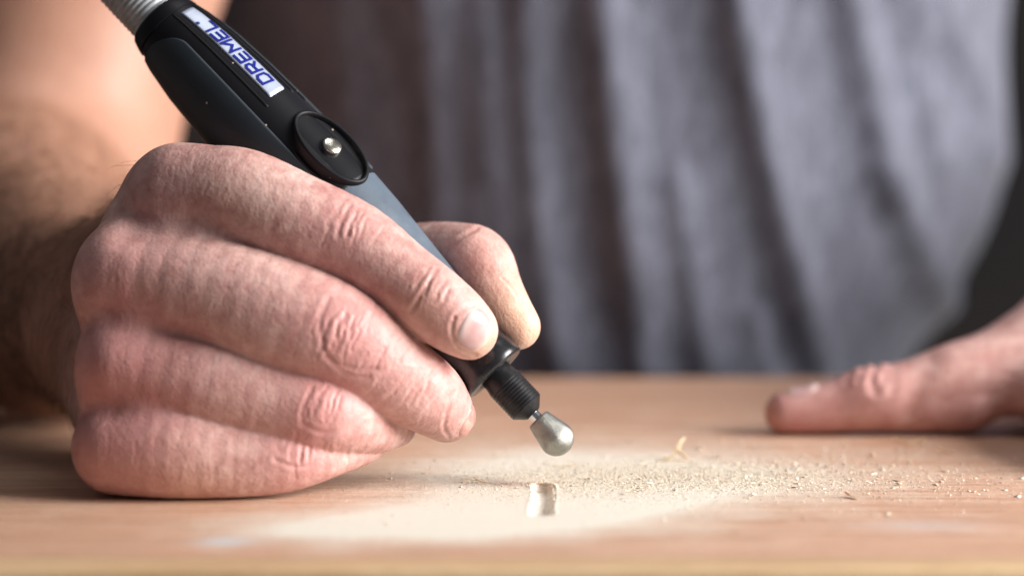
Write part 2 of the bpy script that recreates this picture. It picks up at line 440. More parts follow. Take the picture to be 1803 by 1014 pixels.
wv = noise(nt, oc, 400, 2); mp = nd(nt, 'ShaderNodeVectorMath', operation='SCALE'); nt.links.new(wv.outputs['Color'], mp.inputs[0]); mp.inputs['Scale'].default_value = .0012
ad = nd(nt, 'ShaderNodeVectorMath', operation='ADD'); nt.links.new(oc, ad.inputs[0]); nt.links.new(mp.outputs[0], ad.inputs[1]); nt.links.new(ad.outputs[0], vor.inputs['Vector'])
bump(nt, b, vor.outputs['Distance'], .25, .0002)
bump(nt, b, n4.outputs[0], .42, .0005)
bump(nt, b, n2.outputs[0], .2, .0008)
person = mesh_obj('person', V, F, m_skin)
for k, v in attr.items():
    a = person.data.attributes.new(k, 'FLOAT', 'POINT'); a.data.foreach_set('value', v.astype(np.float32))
tag(person, 'person in a grey t-shirt guiding a rotary tool, other thumb flat on the table', 'person')

# ------------------------------------------------------------------ fingernails
def union_d(Q, pts):
    d = None
    for (a, ra), (c_, rb) in zip(Q, Q[1:]):
        q = cone_d(pts[:, 0], pts[:, 1], pts[:, 2], a, c_, ra, rb); d = q if d is None else np.minimum(d, q)
    return d
m_nail, nt, b = mat('nail', (0.78, 0.50, 0.44), .22, 0, .5)
tc = nd(nt, 'ShaderNodeTexCoord'); gx_ = nd(nt, 'ShaderNodeAttribute'); gx_.attribute_name = 'along'
cr = ramp(nt, gx_.outputs['Fac'], [(0.0, (0.74, .56, .52)), (.20, (0.70, .49, .46)), (.34, (.54, .29, .28)), (.72, (.58, .34, .33)), (.90, (.74, .56, .44)), (1, (.76, .60, .44))])
nn = noise(nt, tc.outputs['Object'], 300, 3); nt.links.new(mixc(nt, .15, cr.outputs[0], nn.outputs[0]), b.inputs['Base Color'])
b.inputs['Subsurface Weight'].default_value = .2; b.inputs['Subsurface Radius'].default_value = (1, .4, .25); b.inputs['Subsurface Scale'].default_value = .001
bump(nt, b, nn.outputs[0], .15, .0003)
from mathutils.bvhtree import BVHTree
_px, _py = PIX(V)
_k = ((_px > 720) & (_px < 1000) & (V[:, 1] < 625)) | ((_px > 1330) & (_px < 1500) & (V[:, 1] < 720))
_fm = _k[F].all(1); _re = np.cumsum(_k) - 1
BVH = BVHTree.FromPolygons([tuple(x) for x in V[_k]], [tuple(map(int, x)) for x in _re[F[_fm]]])
m_nail2, nt, b = mat('reddish_nail', (.56, .29, .24), .4, 0, .4)
tc = nd(nt, 'ShaderNodeTexCoord'); nn = noise(nt, tc.outputs['Object'], 350, 4)
nt.links.new(ramp(nt, nn.outputs[0], [(.35, (.46, .20, .17)), (.65, (.64, .37, .31))]).outputs[0], b.inputs['Base Color']); bump(nt, b, nn.outputs[0], .3, .0004)
def nail(Q, centre, a, n, hl, hw, label=None, m_=None, lift=.40, sink=.6, ex=2.5):
    a = a / np.linalg.norm(a); n = n - a * (n @ a); n /= np.linalg.norm(n); sd = np.cross(n, a)
    R, T = 14, 40; pts = []; al = []; rad = []
    for i in range(R + 1):
        for j in range(T):
            th = 2 * math.pi * j / T; rr_ = i / R
            cx, sy = math.cos(th), math.sin(th)
            x = math.copysign(abs(cx) ** (2 / ex), cx) * hl * rr_; y = math.copysign(abs(sy) ** (2 / ex), sy) * hw * rr_
            pts.append(centre + a * x + sd * y + n * 12); al.append(.5 + .5 * x / hl); rad.append(rr_)
    pts = np.array(pts); rad = np.array(rad)
    for i_, p in enumerate(pts):
        h = BVH.ray_cast(Vector(p), Vector(-n), 40)
        q_ = p - n * 12
        ok = h[0] is not None and abs((np.array(h[0]) - q_) @ n) < 4.5
        pts[i_] = np.array(h[0]) if ok else np.array(BVH.find_nearest(Vector(q_))[0]) - n * .4
    pts = pts + n * (lift - (lift + sink) * np.clip((rad - .72) / .28, 0, 1) ** 2)[:, None]
    Fq = []
    for i in range(R):
        for j in range(T):
            k = (j + 1) % T; Fq.append((i * T + j, (i + 1) * T + j, (i + 1) * T + k, i * T + k))
    o = mesh_obj('fingernail', pts, Fq, m_ or m_nail, person)
    at = o.data.attributes.new('along', 'FLOAT', 'POINT'); at.data.foreach_set('value', np.array(al, dtype=np.float32))
    if label: o['label'] = label
    return o
nail(QI, P(838, 580, 572), P(860, 594, 580) - P(812, 566, 576), np.array([.28, -1, .22]), 5.0, 5.5, 'clean short nail of the index finger pressed white at its tip')
nail(QM, P(806, 740, 590), P(812, 762, 598) - P(790, 715, 588), np.array([.95, -.45, .1]), 4.6, 4.4, 'reddish middle fingernail seen edge on', m_nail2)
LTQ = [(P(*p[:3]), p[3]) for p in LT]
nail(LTQ, P(1412, 694, 676.5), P(1380, 700, 676) - P(1440, 692, 676), np.array([0, -.2, 1.]), 5.2, 4.6, 'pale thumbnail facing up')

# ------------------------------------------------------------------ hair of the forearm and hand
m_hair, nt, b = mat('brown_hair', (.045, .022, .012), .5, 0, .3)
_px, _py = PIX(V)
cand = np.nonzero((_px > -260) & (_px < 330) & (_py < 790) & (V[:, 1] > 604) & (V[:, 1] < 750) & (V[:, 2] > 2) & (N[:, 1] < .75))[0]
fe = V[F[:, 0]]
def hairs(n, wmin, wmax, lmin, lmax):
    q = rng.choice(cand, n, p=_w)
    p = V[q] + rng.normal(size=(n, 3)) * .8; nn_ = N[q]
    dr = np.array([-.15, -.5, -.75]) + rng.normal(size=(n, 3)) * .38
    dr -= nn_ * (dr * nn_).sum(1)[:, None]; dr /= np.linalg.norm(dr, axis=1)[:, None]
    ln = lmin + (lmax - lmin) * rng.random(n); wd = wmin + (wmax - wmin) * rng.random(n)
    sd = np.cross(dr, nn_); pts = []
    for t in (0, .45, 1):
        c_ = p + dr * (ln * t)[:, None] + nn_ * (ln * (.42 * t - .30 * t * t))[:, None] - nn_ * .3 * (t == 0)
        ww = (wd * (1 - .7 * t))[:, None]
        pts += [c_ - sd * ww, c_ + sd * ww]
    W = np.stack(pts, 1); f = np.array([(0, 1, 3, 2), (2, 3, 5, 4)])
    return W.reshape(-1, 3), (f[None] + (np.arange(n) * 6)[:, None, None]).reshape(-1, 4)
_w = np.clip((V[cand, 1] - 600) / 50, .02, 1) * np.where(V[cand, 1] > 640, 3., 1.)   # coarser mesh further back
_w /= _w.sum()
Hv, Hf = hairs(11000, .05, .10, 6, 12)
hair = mesh_obj('arm_hair', Hv, Hf, m_hair, person)
hair['kind'] = 'stuff'; hair['label'] = 'short brown hair on the forearm and wrist'

# ------------------------------------------------------------------ t-shirt
m_shirt, nt, b = mat('heather_jersey', (.12, .12, .14), .9, 0, .2)
tc = nd(nt, 'ShaderNodeTexCoord'); mpn = nd(nt, 'ShaderNodeMapping'); mpn.inputs['Scale'].default_value = (1, 1, .35)
nt.links.new(tc.outputs['Object'], mpn.inputs[0])
na = noise(nt, mpn.outputs[0], 900, 4, .7); nb = noise(nt, mpn.outputs[0], 170, 5, .7)
cs = ramp(nt, mth(nt, 'ADD', mth(nt, 'MULTIPLY', na.outputs[0], .45), mth(nt, 'MULTIPLY', nb.outputs[0], .55)), [(.38, (.070, .075, .098)), (.5, (.108, .114, .149)), (.62, (.172, .18, .232))])
nt.links.new(cs.outputs[0], b.inputs['Base Color'])
b.inputs['Sheen Weight'].default_value = .25; b.inputs['Sheen Roughness'].default_value = .5
bump(nt, b, na.outputs[0], .4, .0008); bump(nt, b, nb.outputs[0], .5, .002)
CRESTS = [  # photo-pixel line, height mm, width px
    ([(470, 0), (480, 300), (500, 640)], 3, 34), ([(600, 0), (620, 640)], 2.5, 30), ([(745, -20), (762, 200), (770, 640)], 4, 30), ([(850, 0), (860, 300)], 2, 24),
    ([(925, -20), (935, 250), (985, 640)], 5.5, 30), ([(1062, -20), (1085, 250), (1130, 640)], 9, 34), ([(1195, 330), (1215, 480), (1240, 640)], 4, 22),
    ([(1292, -20), (1335, 220), (1385, 430), (1440, 650)], 12, 32), ([(1330, 560), (1345, 660)], 4, 20),
    ([(1490, -20), (1530, 170), (1580, 360), (1650, 520), (1690, 600)], 12, 30), ([(1645, 0), (1700, 100), (1735, 190), (1745, 280)], 8, 22), ([(1625, 150), (1650, 260), (1665, 300)], 5, 16),
    ([(1590, -30), (1625, 60)], 6, 20), ([(1540, 300), (1560, 350)], 4, 20)]
nu, nv = 520, 150
th = np.linspace(-.15 * math.pi, 1.15 * math.pi, nu)     # front half and a little round the sides
th = np.linspace(0, 2 * math.pi, nu, endpoint=False)
zz = np.linspace(-70, 300, nv)
TH, ZZ = np.meshgrid(th, zz, indexing='ij')
bulge = np.clip((75 - ZZ) / 90, 0, 1)
hwx = 161 - 42 * np.clip(bulge, 0, 1) ** 1.6 * (np.cos(TH) > 0)
cx0 = 38
e_ = .97
cxp, syp = np.cos(TH), np.sin(TH)
SXp = cx0 + np.sign(cxp) * np.abs(cxp) ** e_ * hwx
SYp = 985 - np.sign(syp) * np.abs(syp) ** e_ * (138 + 3 * np.sin(ZZ / 60))
SV = np.stack([SXp, SYp, ZZ], -1).reshape(-1, 3)
NN = np.stack([np.cos(TH) / 1.4, -np.sin(TH), 0 * TH], -1).reshape(-1, 3); NN /= np.linalg.norm(NN, axis=1)[:, None]
sx, sy_ = PIX(SV)
dd = np.zeros(len(SV)); fr = SV[:, 1] < 985
for line, hgt, wd in CRESTS:
    d = seg_dist(sx, sy_, curve(line)) / (wd * 1.15)
    dd += np.where(fr, hgt * .54 * np.exp(-d * d), 0)
dd += .9 * np.sin(SV[:, 0] / 17 + 1.3 * np.sin(SV[:, 2] / 37)) * np.sin(SV[:, 2] / 26 + SV[:, 0] / 21 + 1)
dd += 1.0 * np.sin(SV[:, 0] / 9 + SV[:, 2] / 40 + np.sin(SV[:, 2] / 23)) * np.sin(SV[:, 2] / 31 + SV[:, 0] / 50)
SV = SV + NN * dd[:, None]
SF = []
for i in range(nu):
    i2 = (i + 1) % nu
    r = np.arange(nv - 1)
    SF.append(np.stack([i2 * nv + r, i * nv + r, i * nv + r + 1, i2 * nv + r + 1], 1)[:, ::-1])
shirt = mesh_obj('t_shirt', SV, np.concatenate(SF), m_shirt, person)
shirt['label'] = 'loose heather grey t-shirt hanging in soft vertical folds'

# ------------------------------------------------------------------ rotary tool handpiece
n_img = P(870 + 71.9, 656 - 69.5, 594) - P(870, 656, 594)
TF = np.array([0, -1., 0]); TF = TF - TE * (TF @ TE); TF /= np.linalg.norm(TF)      # towards the camera
TN = np.cross(TF, TE); TN /= np.linalg.norm(TN)
if TN @ n_img < 0: TN = -TN
def tp(s, phi, r, o=0.0):
    """s px along the tool, phi degrees (0 = upper right edge, 90 = towards the viewer), r mm"""
    a = math.radians(phi)
    return TOOL_O + TE * (s * KS) + (TN * math.cos(a) + TF * math.sin(a)) * (r + o)
def loft(prof, nph=64, s_list=None):
    """prof rows (s px, r mm) -> closed lathe"""
    Vv, Fv = [], []
    for s_, r_ in prof:
        for j in range(nph): Vv.append(tp(s_, 360 * j / nph, r_))
    for i in range(len(prof) - 1):
        for j in range(nph):
            k = (j + 1) % nph; Fv.append((i * nph + j, i * nph + k, (i + 1) * nph + k, (i + 1) * nph + j))
    Fv.append(tuple(range(nph))[::-1]); Fv.append(tuple((len(prof) - 1) * nph + j for j in range(nph)))
    return Vv, Fv
def interp_r(s_):
    S_ = [-5, 60, 200, 331, 416, 500, 587, 660, 740, 800, 840, 853]; R_ = [59, 61, 75, 86, 90, 90, 88, 85, 79, 70, 60, 56]
    dist = 594 + (616 - 594) * s_ / 853
    return float(np.interp(s_, S_, R_)) * dist / FPX
m_black, nt, b = mat('black_plastic', (.006, .006, .008), .42, 0, .2)
tc = nd(nt, 'ShaderNodeTexCoord'); q = noise(nt, tc.outputs['Object'], 2500, 2); bump(nt, b, q.outputs[0], .12, .0002)
dv = nd(nt, 'ShaderNodeTexVoronoi'); dv.inputs['Scale'].default_value = 190; nt.links.new(tc.outputs['Object'], dv.inputs['Vector'])
def specks(nt, b, tc, base, sc=190, size=.075, keep=.5, col=(.45, .36, .28)):
    dv = nd(nt, 'ShaderNodeTexVoronoi'); dv.inputs['Scale'].default_value = sc; nt.links.new(tc.outputs['Object'], dv.inputs['Vector'])
    sp = nd(nt, 'ShaderNodeSeparateColor'); nt.links.new(dv.outputs['Color'], sp.inputs[0])
    m1 = mth(nt, 'LESS_THAN', dv.outputs['Distance'], mth(nt, 'MULTIPLY', sp.outputs[1], size)); m2 = mth(nt, 'LESS_THAN', sp.outputs[0], keep)
    f = mth(nt, 'MULTIPLY', m1, m2)
    nt.links.new(mixc(nt, f, base, col), b.inputs['Base Color'])
specks(nt, b, tc, (.007, .007, .009), 330, .11, .45)
m_pad, nt, b = mat('soft_grip_rubber', (.016, .020, .025), .55, 0, .4)
tc = nd(nt, 'ShaderNodeTexCoord'); q = noise(nt, tc.outputs['Object'], 3500, 2); bump(nt, b, q.outputs[0], .18, .0002)
specks(nt, b, tc, (.019, .026, .033), 330, .11, .45)
m_grey, nt, b = mat('slate_grey_plastic', (.1, .13, .17), .38, 0, .5)
tc = nd(nt, 'ShaderNodeTexCoord'); q = noise(nt, tc.outputs['Object'], 1500, 3); bump(nt, b, q.outputs[0], .12, .0003)
sc_ = noise(nt, tc.outputs['Object'], 160, 5, .7)
nt.links.new(ramp(nt, sc_.outputs[0], [(.30, (.05, .07, .09)), (.36, (.085, .11, .14)), (.6, (.10, .13, .165)), (.75, (.14, .175, .21))]).outputs[0], b.inputs['Base Color'])
m_gloss, nt, b = mat('glossy_black_collar', (.010, .010, .012), .25, 0, .6)
tc = nd(nt, 'ShaderNodeTexCoord'); q = noise(nt, tc.outputs['Object'], 450, 5, .7)
geo = nd(nt, 'ShaderNodeNewGeometry')
wear = mth(nt, 'MULTIPLY', ramp(nt, geo.outputs['Pointiness'], [(.515, (0, 0, 0)), (.56, (1, 1, 1))]).outputs[0], ramp(nt, q.outputs[0], [(.38, (.1, .1, .1)), (.6, (1, 1, 1))]).outputs[0])
nt.links.new(mixc(nt, wear, (.010, .010, .012), (.22, .20, .18)), b.inputs['Base Color'])
nt.links.new(mth(nt, 'ADD', mth(nt, 'MULTIPLY', q.outputs[0], .25), .16), b.inputs['Roughness'])
m_hose, nt, b = mat('silver_hose', (.42, .45, .46), .42, .25, .5)
tc = nd(nt, 'ShaderNodeTexCoord'); q = noise(nt, tc.outputs['Object'], 300, 4)
nt.links.new(ramp(nt, q.outputs[0], [(.3, (.32, .345, .35)), (.7, (.52, .55, .56))]).outputs[0], b.inputs['Base Color'])
m_label, nt, b = mat('silver_label', (.40, .45, .56), .35, .3, .4)
m_ink, nt, b = mat('blue_print', (.006, .014, .19), .6, 0, .15)
m_pin, nt, b = mat('brass_pin', (.72, .68, .58), .22, 1.0)
tc = nd(nt, 'ShaderNodeTexCoord'); q = noise(nt, tc.outputs['Object'], 900, 4); bump(nt, b, q.outputs[0], .2, .0003)
m_steel, nt, b = mat('bright_steel', (.75, .76, .78), .2, 1.0)
m_burr, nt, b = mat('diamond_burr', (.36, .36, .32), .30, .88)
tc = nd(nt, 'ShaderNodeTexCoord'); q = noise(nt, tc.outputs['Object'], 3000, 3, .7); bump(nt, b, q.outputs[0], .6, .0004)
q2 = noise(nt, tc.outputs['Object'], 350, 4)
nt.links.new(ramp(nt, q2.outputs[0], [(.3, (.27, .275, .25)), (.7, (.44, .445, .41))]).outputs[0], b.inputs['Base Color'])
m_collet, nt, b = mat('blackened_steel', (.02, .022, .026), .36, .4, .5)
tc = nd(nt, 'ShaderNodeTexCoord'); q = noise(nt, tc.outputs['Object'], 500, 5, .7); bump(nt, b, q.outputs[0], .15, .0003)
nt.links.new(ramp(nt, q.outputs[0], [(.4, (.011, .012, .014)), (.7, (.03, .03, .032))]).outputs[0], b.inputs['Base Color'])

tool = bpy.data.objects.new('rotary_tool_handpiece', None); SC.collection.objects.link(tool)
tool.empty_display_size = .01
tag(tool, 'black and grey rotary tool handpiece on a silver flexible shaft, held like a pen', 'rotary tool')
# dark upper body
prof = [(392, interp_r(392) - 1.0), (393, interp_r(392) - .1), (396, interp_r(396) + .15)] + [(s_, interp_r(s_) + .15) for s_ in np.linspace(400, 836, 60)] + [(842, interp_r(842) + .3), (850, interp_r(850) + .2), (853, interp_r(853) - .3), (853, 5)]
Vv, Fv = loft(prof, 96); mesh_obj('body_shell', Vv, Fv, m_black, tool, autosmooth=35)
# collar ring between body and hose
prof = [(832, interp_r(832)), (833, interp_r(832) + .5), (842, interp_r(842) + .6), (856, interp_r(853) + .45), (859, interp_r(853) + .1), (860, 4)]
Vv, Fv = loft(prof, 96); mesh_obj('end_ring', Vv, Fv, m_black, tool, autosmooth=35)
prof = [(s_, interp_r(s_)) for s_ in np.linspace(140, 398, 40)]
Vv, Fv = loft(prof, 96); mesh_obj('nose_grip', Vv, Fv, m_grey, tool, autosmooth=35)
# raised patch on the body, given by its outline in (s, phi)
def patch(name, s0, s1, pa, pb, h, m, parent, ns=60, npn=40, edge_s=8, edge_p=3.0, corner=None):
    """shell patch; pa, pb are functions of s giving the angle limits; thick, with rolled edges"""
    Vv = []
    ss = np.linspace(s0, s1, ns)
    for i, s_ in enumerate(ss):
        a0, a1 = pa(s_), pb(s_)
        for j in range(npn):
            ph = a0 + (a1 - a0) * j / (npn - 1)
            es = min(s_ - s0, s1 - s_) / edge_s; ep = min(ph - a0, a1 - ph) / edge_p
            x = max(0., min(1., es)); y = max(0., min(1., ep))
            hh = h * math.sqrt(max(0, 1 - (1 - x) ** 2)) * math.sqrt(max(0, 1 - (1 - y) ** 2))
            Vv.append(tp(s_, ph, interp_r(s_), hh + (.0 if hh > 0 else -.35)))
    Fv = [(i * npn + j, i * npn + j + 1, (i + 1) * npn + j + 1, (i + 1) * npn + j) for i in range(ns - 1) for j in range(npn - 1)]
    return mesh_obj(name, Vv, Fv, m, parent)
def arch(v0, v1, sa, sb, p):          # rounded end of a patch
    return lambda s_: v0 + (v1 - v0) * max(0., min(1., 1 - math.sqrt(max(0, 1 - max(0., (s_ - sa) / (sb - sa)) ** 2)))) ** p
patch('grip_pad', 400, 822, arch(79, 150, 770, 822, 1.0), lambda s_: 262, .65, m_pad, tool, 90, 90, 7, 2.2)
patch('grip_pad', 400, 822, lambda s_: -82, arch(-6, -60, 770, 822, 1.0), .65, m_pad, tool, 60, 60, 7, 2.2)
# rails framing the label channel, and the moulding line along the edge
patch('side_rail', 585, 835, lambda s_: 62, lambda s_: 66, .35, m_black, tool, 40, 9, 12, 1.5)
patch('side_rail', 585, 835, lambda s_: 17, lambda s_: 21, .45, m_black, tool, 40, 9, 12, 1.5)
patch('side_rail', 560, 838, lambda s_: 6, lambda s_: 9, .5, m_black, tool, 40, 9, 12, 1.2)
# label
lab = patch('name_label', 598, 826, lambda s_: 27.5, lambda s_: 54.5, .55, m_label, tool, 40, 24, 5, 2.5)
GL = {  # letter strokes on a 0..1 square (x right, y up)
    'D': [[(0, 0), (0, 1), (.62, 1), (.92, .82), (.92, .18), (.62, 0), (0, 0)]],
    'R': [[(0, 0), (0, 1), (.72, 1), (.92, .86), (.92, .58), (.72, .44), (0, .44)], [(.5, .44), (.95, 0)]],
    'E': [[(.9, 0), (0, 0), (0, 1), (.9, 1)], [(0, .5), (.84, .5)]],
    'M': [[(0, 0), (0, 1), (.5, .35), (1, 1), (1, 0)]],
    'L': [[(0, 1), (0, 0), (.85, 0)]]}
LV, LF = [], []
def lab_pt(u, v, o=.62):   # u mm along the reading direction (up the tool), v mm towards the label's foot
    s_ = LAB_S0 + u / KS
    r_ = interp_r(s_); ph = 41.5 + math.degrees((v) / r_)
    return tp(s_, ph, r_, o)
LAB_S0 = 624; LH = 3.3; LWd = 2.95; STK = .68; slant = .12
def stroke(a, b_, x0, wd_, wsc, hsc=LH, v0=-LH / 2, stk=STK):
    ax, ay = x0 + (a[0]) * wsc + a[1] * hsc * slant, v0 + a[1] * hsc
    bx, by = x0 + (b_[0]) * wsc + b_[1] * hsc * slant, v0 + b_[1] * hsc
    d = math.hypot(bx - ax, by - ay); ux, uy = (bx - ax) / d, (by - ay) / d
    ax -= ux * stk * .42; ay -= uy * stk * .42; bx += ux * stk * .42; by += uy * stk * .42
    n_ = 4
    base = len(LV)
    for i in range(n_ + 1):
        t = i / n_; x, y = ax + (bx - ax) * t, ay + (by - ay) * t
        for sgn in (-1, 1): LV.append(lab_pt(x - uy * sgn * stk / 2, y + ux * sgn * stk / 2, .72 + .004 * (len(LV) // 10 % 5)))
    for i in range(n_): LF.append((base + 2 * i, base + 2 * i + 1, base + 2 * i + 3, base + 2 * i + 2))
x0 = 0
for ch in 'DREMEL':
    wsc = LWd * (1.12 if ch == 'M' else 1.0)
    for poly in GL[ch]:
        for a, c_ in zip(poly, poly[1:]): stroke(a, c_, x0, 0, wsc)
    x0 += wsc + .95
for k in range(8):   # registered mark: a small ring with a dot
    a0, a1 = k * math.pi / 4, (k + 1) * math.pi / 4
    stroke((math.cos(a0) * .38, math.sin(a0) * .38), (math.cos(a1) * .38, math.sin(a1) * .38), x0 - .25, 0, 1., 1., LH / 2 - .1, .2)
stroke((-.1, 0), (.1, 0), x0 - .25, 0, 1., 1., LH / 2 - .1, .3)
let = mesh_obj('lettering', LV, LF, m_ink, lab, smooth=False)
# oval lock button housing
bs, bphi = 467, 41.0
ang = math.radians(bphi); BN = TN * math.cos(ang) + TF * math.sin(ang); BT = TN * -math.sin(ang) + TF * math.cos(ang)
BC = tp(bs, bphi, interp_r(bs)); 
def oval_loft(rows, nph=96, skew=0):
    Vv, Fv = [], []
    for (la, lb, h) in rows:
        for j in range(nph):
            t = 2 * math.pi * j / nph
            Vv.append(BC + TE * math.cos(t) * la + BT * math.sin(t) * lb + BN * (h - .018 * (math.cos(t) * la) ** 1 * 0))
    for i in range(len(rows) - 1):
        for j in range(nph):
            k = (j + 1) % nph; Fv.append((i * nph + j, i * nph + k, (i + 1) * nph + k, (i + 1) * nph + j))
    Fv.append(tuple((len(rows) - 1) * nph + j for j in range(nph)))
    return Vv, Fv
hl, hw = 12.0, 7.5
rows = [(hl + .3, hw + .2, -5), (hl + .2, hw + .1, -1.2), (hl, hw, .35), (hl - .2, hw - .2, .75), (hl - .55, hw - .55, .9), (hl - .95, hw - .95, .75), (hl - 1.2, hw - 1.15, .2), (hl - 1.4, hw - 1.3, -.35),
        (hl - 2.2, hw - 2.0, -.5), (hl * .5, hw * .5, -.55), (hl * .15, hw * .15, -.55)]
Vv, Fv = oval_loft(rows); oval = mesh_obj('button_housing', Vv, Fv, m_black, tool, autosmooth=50)
rows = [(hl + 1.6, hw + 1.2, -5), (hl + 1.5, hw + 1.1, -2.6), (hl + 1.1, hw + .9, -2.2), (hl - .5, hw, -2.1)]
Vv, Fv = oval_loft(rows); mesh_obj('button_seat', Vv, Fv, m_black, tool, autosmooth=50)
rows = [(2.6, 2.6, -.6), (2.5, 2.5, .3), (2.45, 2.45, .9), (2.35, 2.35, 1.05), (2.0, 2.0, 1.22), (1.2, 1.2, 1.4), (.4, .4, 1.45)]
rows2 = [(a * 1.02, b_ * 1.02, h + .15) for a, b_, h in rows]
Vv, Fv = oval_loft([(3.3, 3.3, -.6), (3.2, 3.2, -.2), (2.9, 2.9, -.05), (2.45, 2.45, -.05)], 48); mesh_obj('pin_ring', Vv, Fv, m_black, oval, autosmooth=50)
Vv, Fv = oval_loft(rows2, 48); mesh_obj('lock_pin', Vv, Fv, m_pin, oval, autosmooth=50)
# nose collar (rounded square section), collet nut, shank, burr
c7 = 594 / FPX
def sq_loft(rows, nph=96, n_=3.2, rot=0):
    Vv, Fv = [], []
    for s_, r_ in rows:
        for j in range(nph):
            t = 360 * j / nph; a = math.radians(t + rot)
            k = (abs(math.cos(a)) ** n_ + abs(math.sin(a)) ** n_) ** (-1 / n_)
            Vv.append(tp(s_, t, r_ * k))
    for i in range(len(rows) - 1):
        for j in range(nph):
            k = (j + 1) % nph; Fv.append((i * nph + j, i * nph + k, (i + 1) * nph + k, (i + 1) * nph + j))
    Fv.append(tuple(range(nph))[::-1]); Fv.append(tuple((len(rows) - 1) * nph + j for j in range(nph)))
    return Vv, Fv
Vv, Fv = sq_loft([(0, 36 * c7), (-3, 38 * c7), (-4, 50 * c7), (-3.5, 58 * c7), (-1.5, 62 * c7), (2, 64 * c7), (10, 64.5 * c7), (26, 63.5 * c7), (38, 60.5 * c7), (60, 61 * c7), (100, 65 * c7), (150, 71 * c7), (153, 69 * c7)], n_=2.35)
mesh_obj('nose_collar', Vv, Fv, m_gloss, tool, autosmooth=60)
rows = [(20, 26 * c7), (8, 30 * c7), (-14, 31 * c7), (-22, 32.5 * c7)]
s_ = -26
for k in range(9):
    rows += [(s_, 33.5 * c7), (s_ - 3.3, 33.5 * c7), (s_ - 4.2, 32.8 * c7), (s_ - 5.0, 32.8 * c7)]; s_ -= 6
rows += [(-81, 33 * c7), (-95, 18 * c7), (-98, 14 * c7), (-97, 6 * c7)]
Vv, Fv = loft(rows, 64); mesh_obj('collet_nut', Vv, Fv, m_collet, tool, autosmooth=30)
burr = bpy.data.objects.new('grinding_bit', None); SC.collection.objects.link(burr); burr.parent = tool
Vv, Fv = loft([(-90, 10.5 * c7), (-113, 10.5 * c7)], 32); mesh_obj('shank', Vv, Fv, m_steel, burr, autosmooth=40)
rows = [(-109, 7 * c7), (-109.5, 19.5 * c7), (-111, 21.5 * c7), (-114, 22.6 * c7), (-130, 26.2 * c7), (-150, 30.8 * c7), (-155, 31.6 * c7)]
for k in range(1, 13):
    a = k * math.pi / 24; rows.append((-155 - 30 * math.sin(a), 31.6 * c7 * math.cos(a) + .01))
Vv, Fv = loft(rows, 64); mesh_obj('burr_head', Vv, Fv, m_burr, burr, autosmooth=40)
# flexible shaft: wound hose leaving upwards
Vv, Fv = [], []; nph = 56; rows = 0
seg = 0
L_h = 300.0
for i in range(720):
    d = i * .17                                     # mm along
    if d > L_h: break
    bend = d * d * 0.0006
    ctr = TOOL_O + TE * (857 * KS + d) + np.array([0, 0, 1.]) * bend + np.array([-.2, .1, 0]) * bend
    rr_ = 7.5 + .52 * (abs(math.sin(math.pi * d / 1.42)) - .5) - .0008 * d
    for j in range(nph):
        a = 2 * math.pi * j / nph
        Vv.append(ctr + (TN * math.cos(a) + TF * math.sin(a)) * rr_)
    rows += 1
Vv = np.array(Vv)
i = np.arange(rows - 1)[:, None] * nph; j = np.arange(nph)[None, :]; k = (j + 1) % nph
Fh = np.stack([i + j, i + k, i + nph + k, i + nph + j], -1).reshape(-1, 4)
mesh_obj('flexible_shaft', Vv, Fh, m_hose, tool)

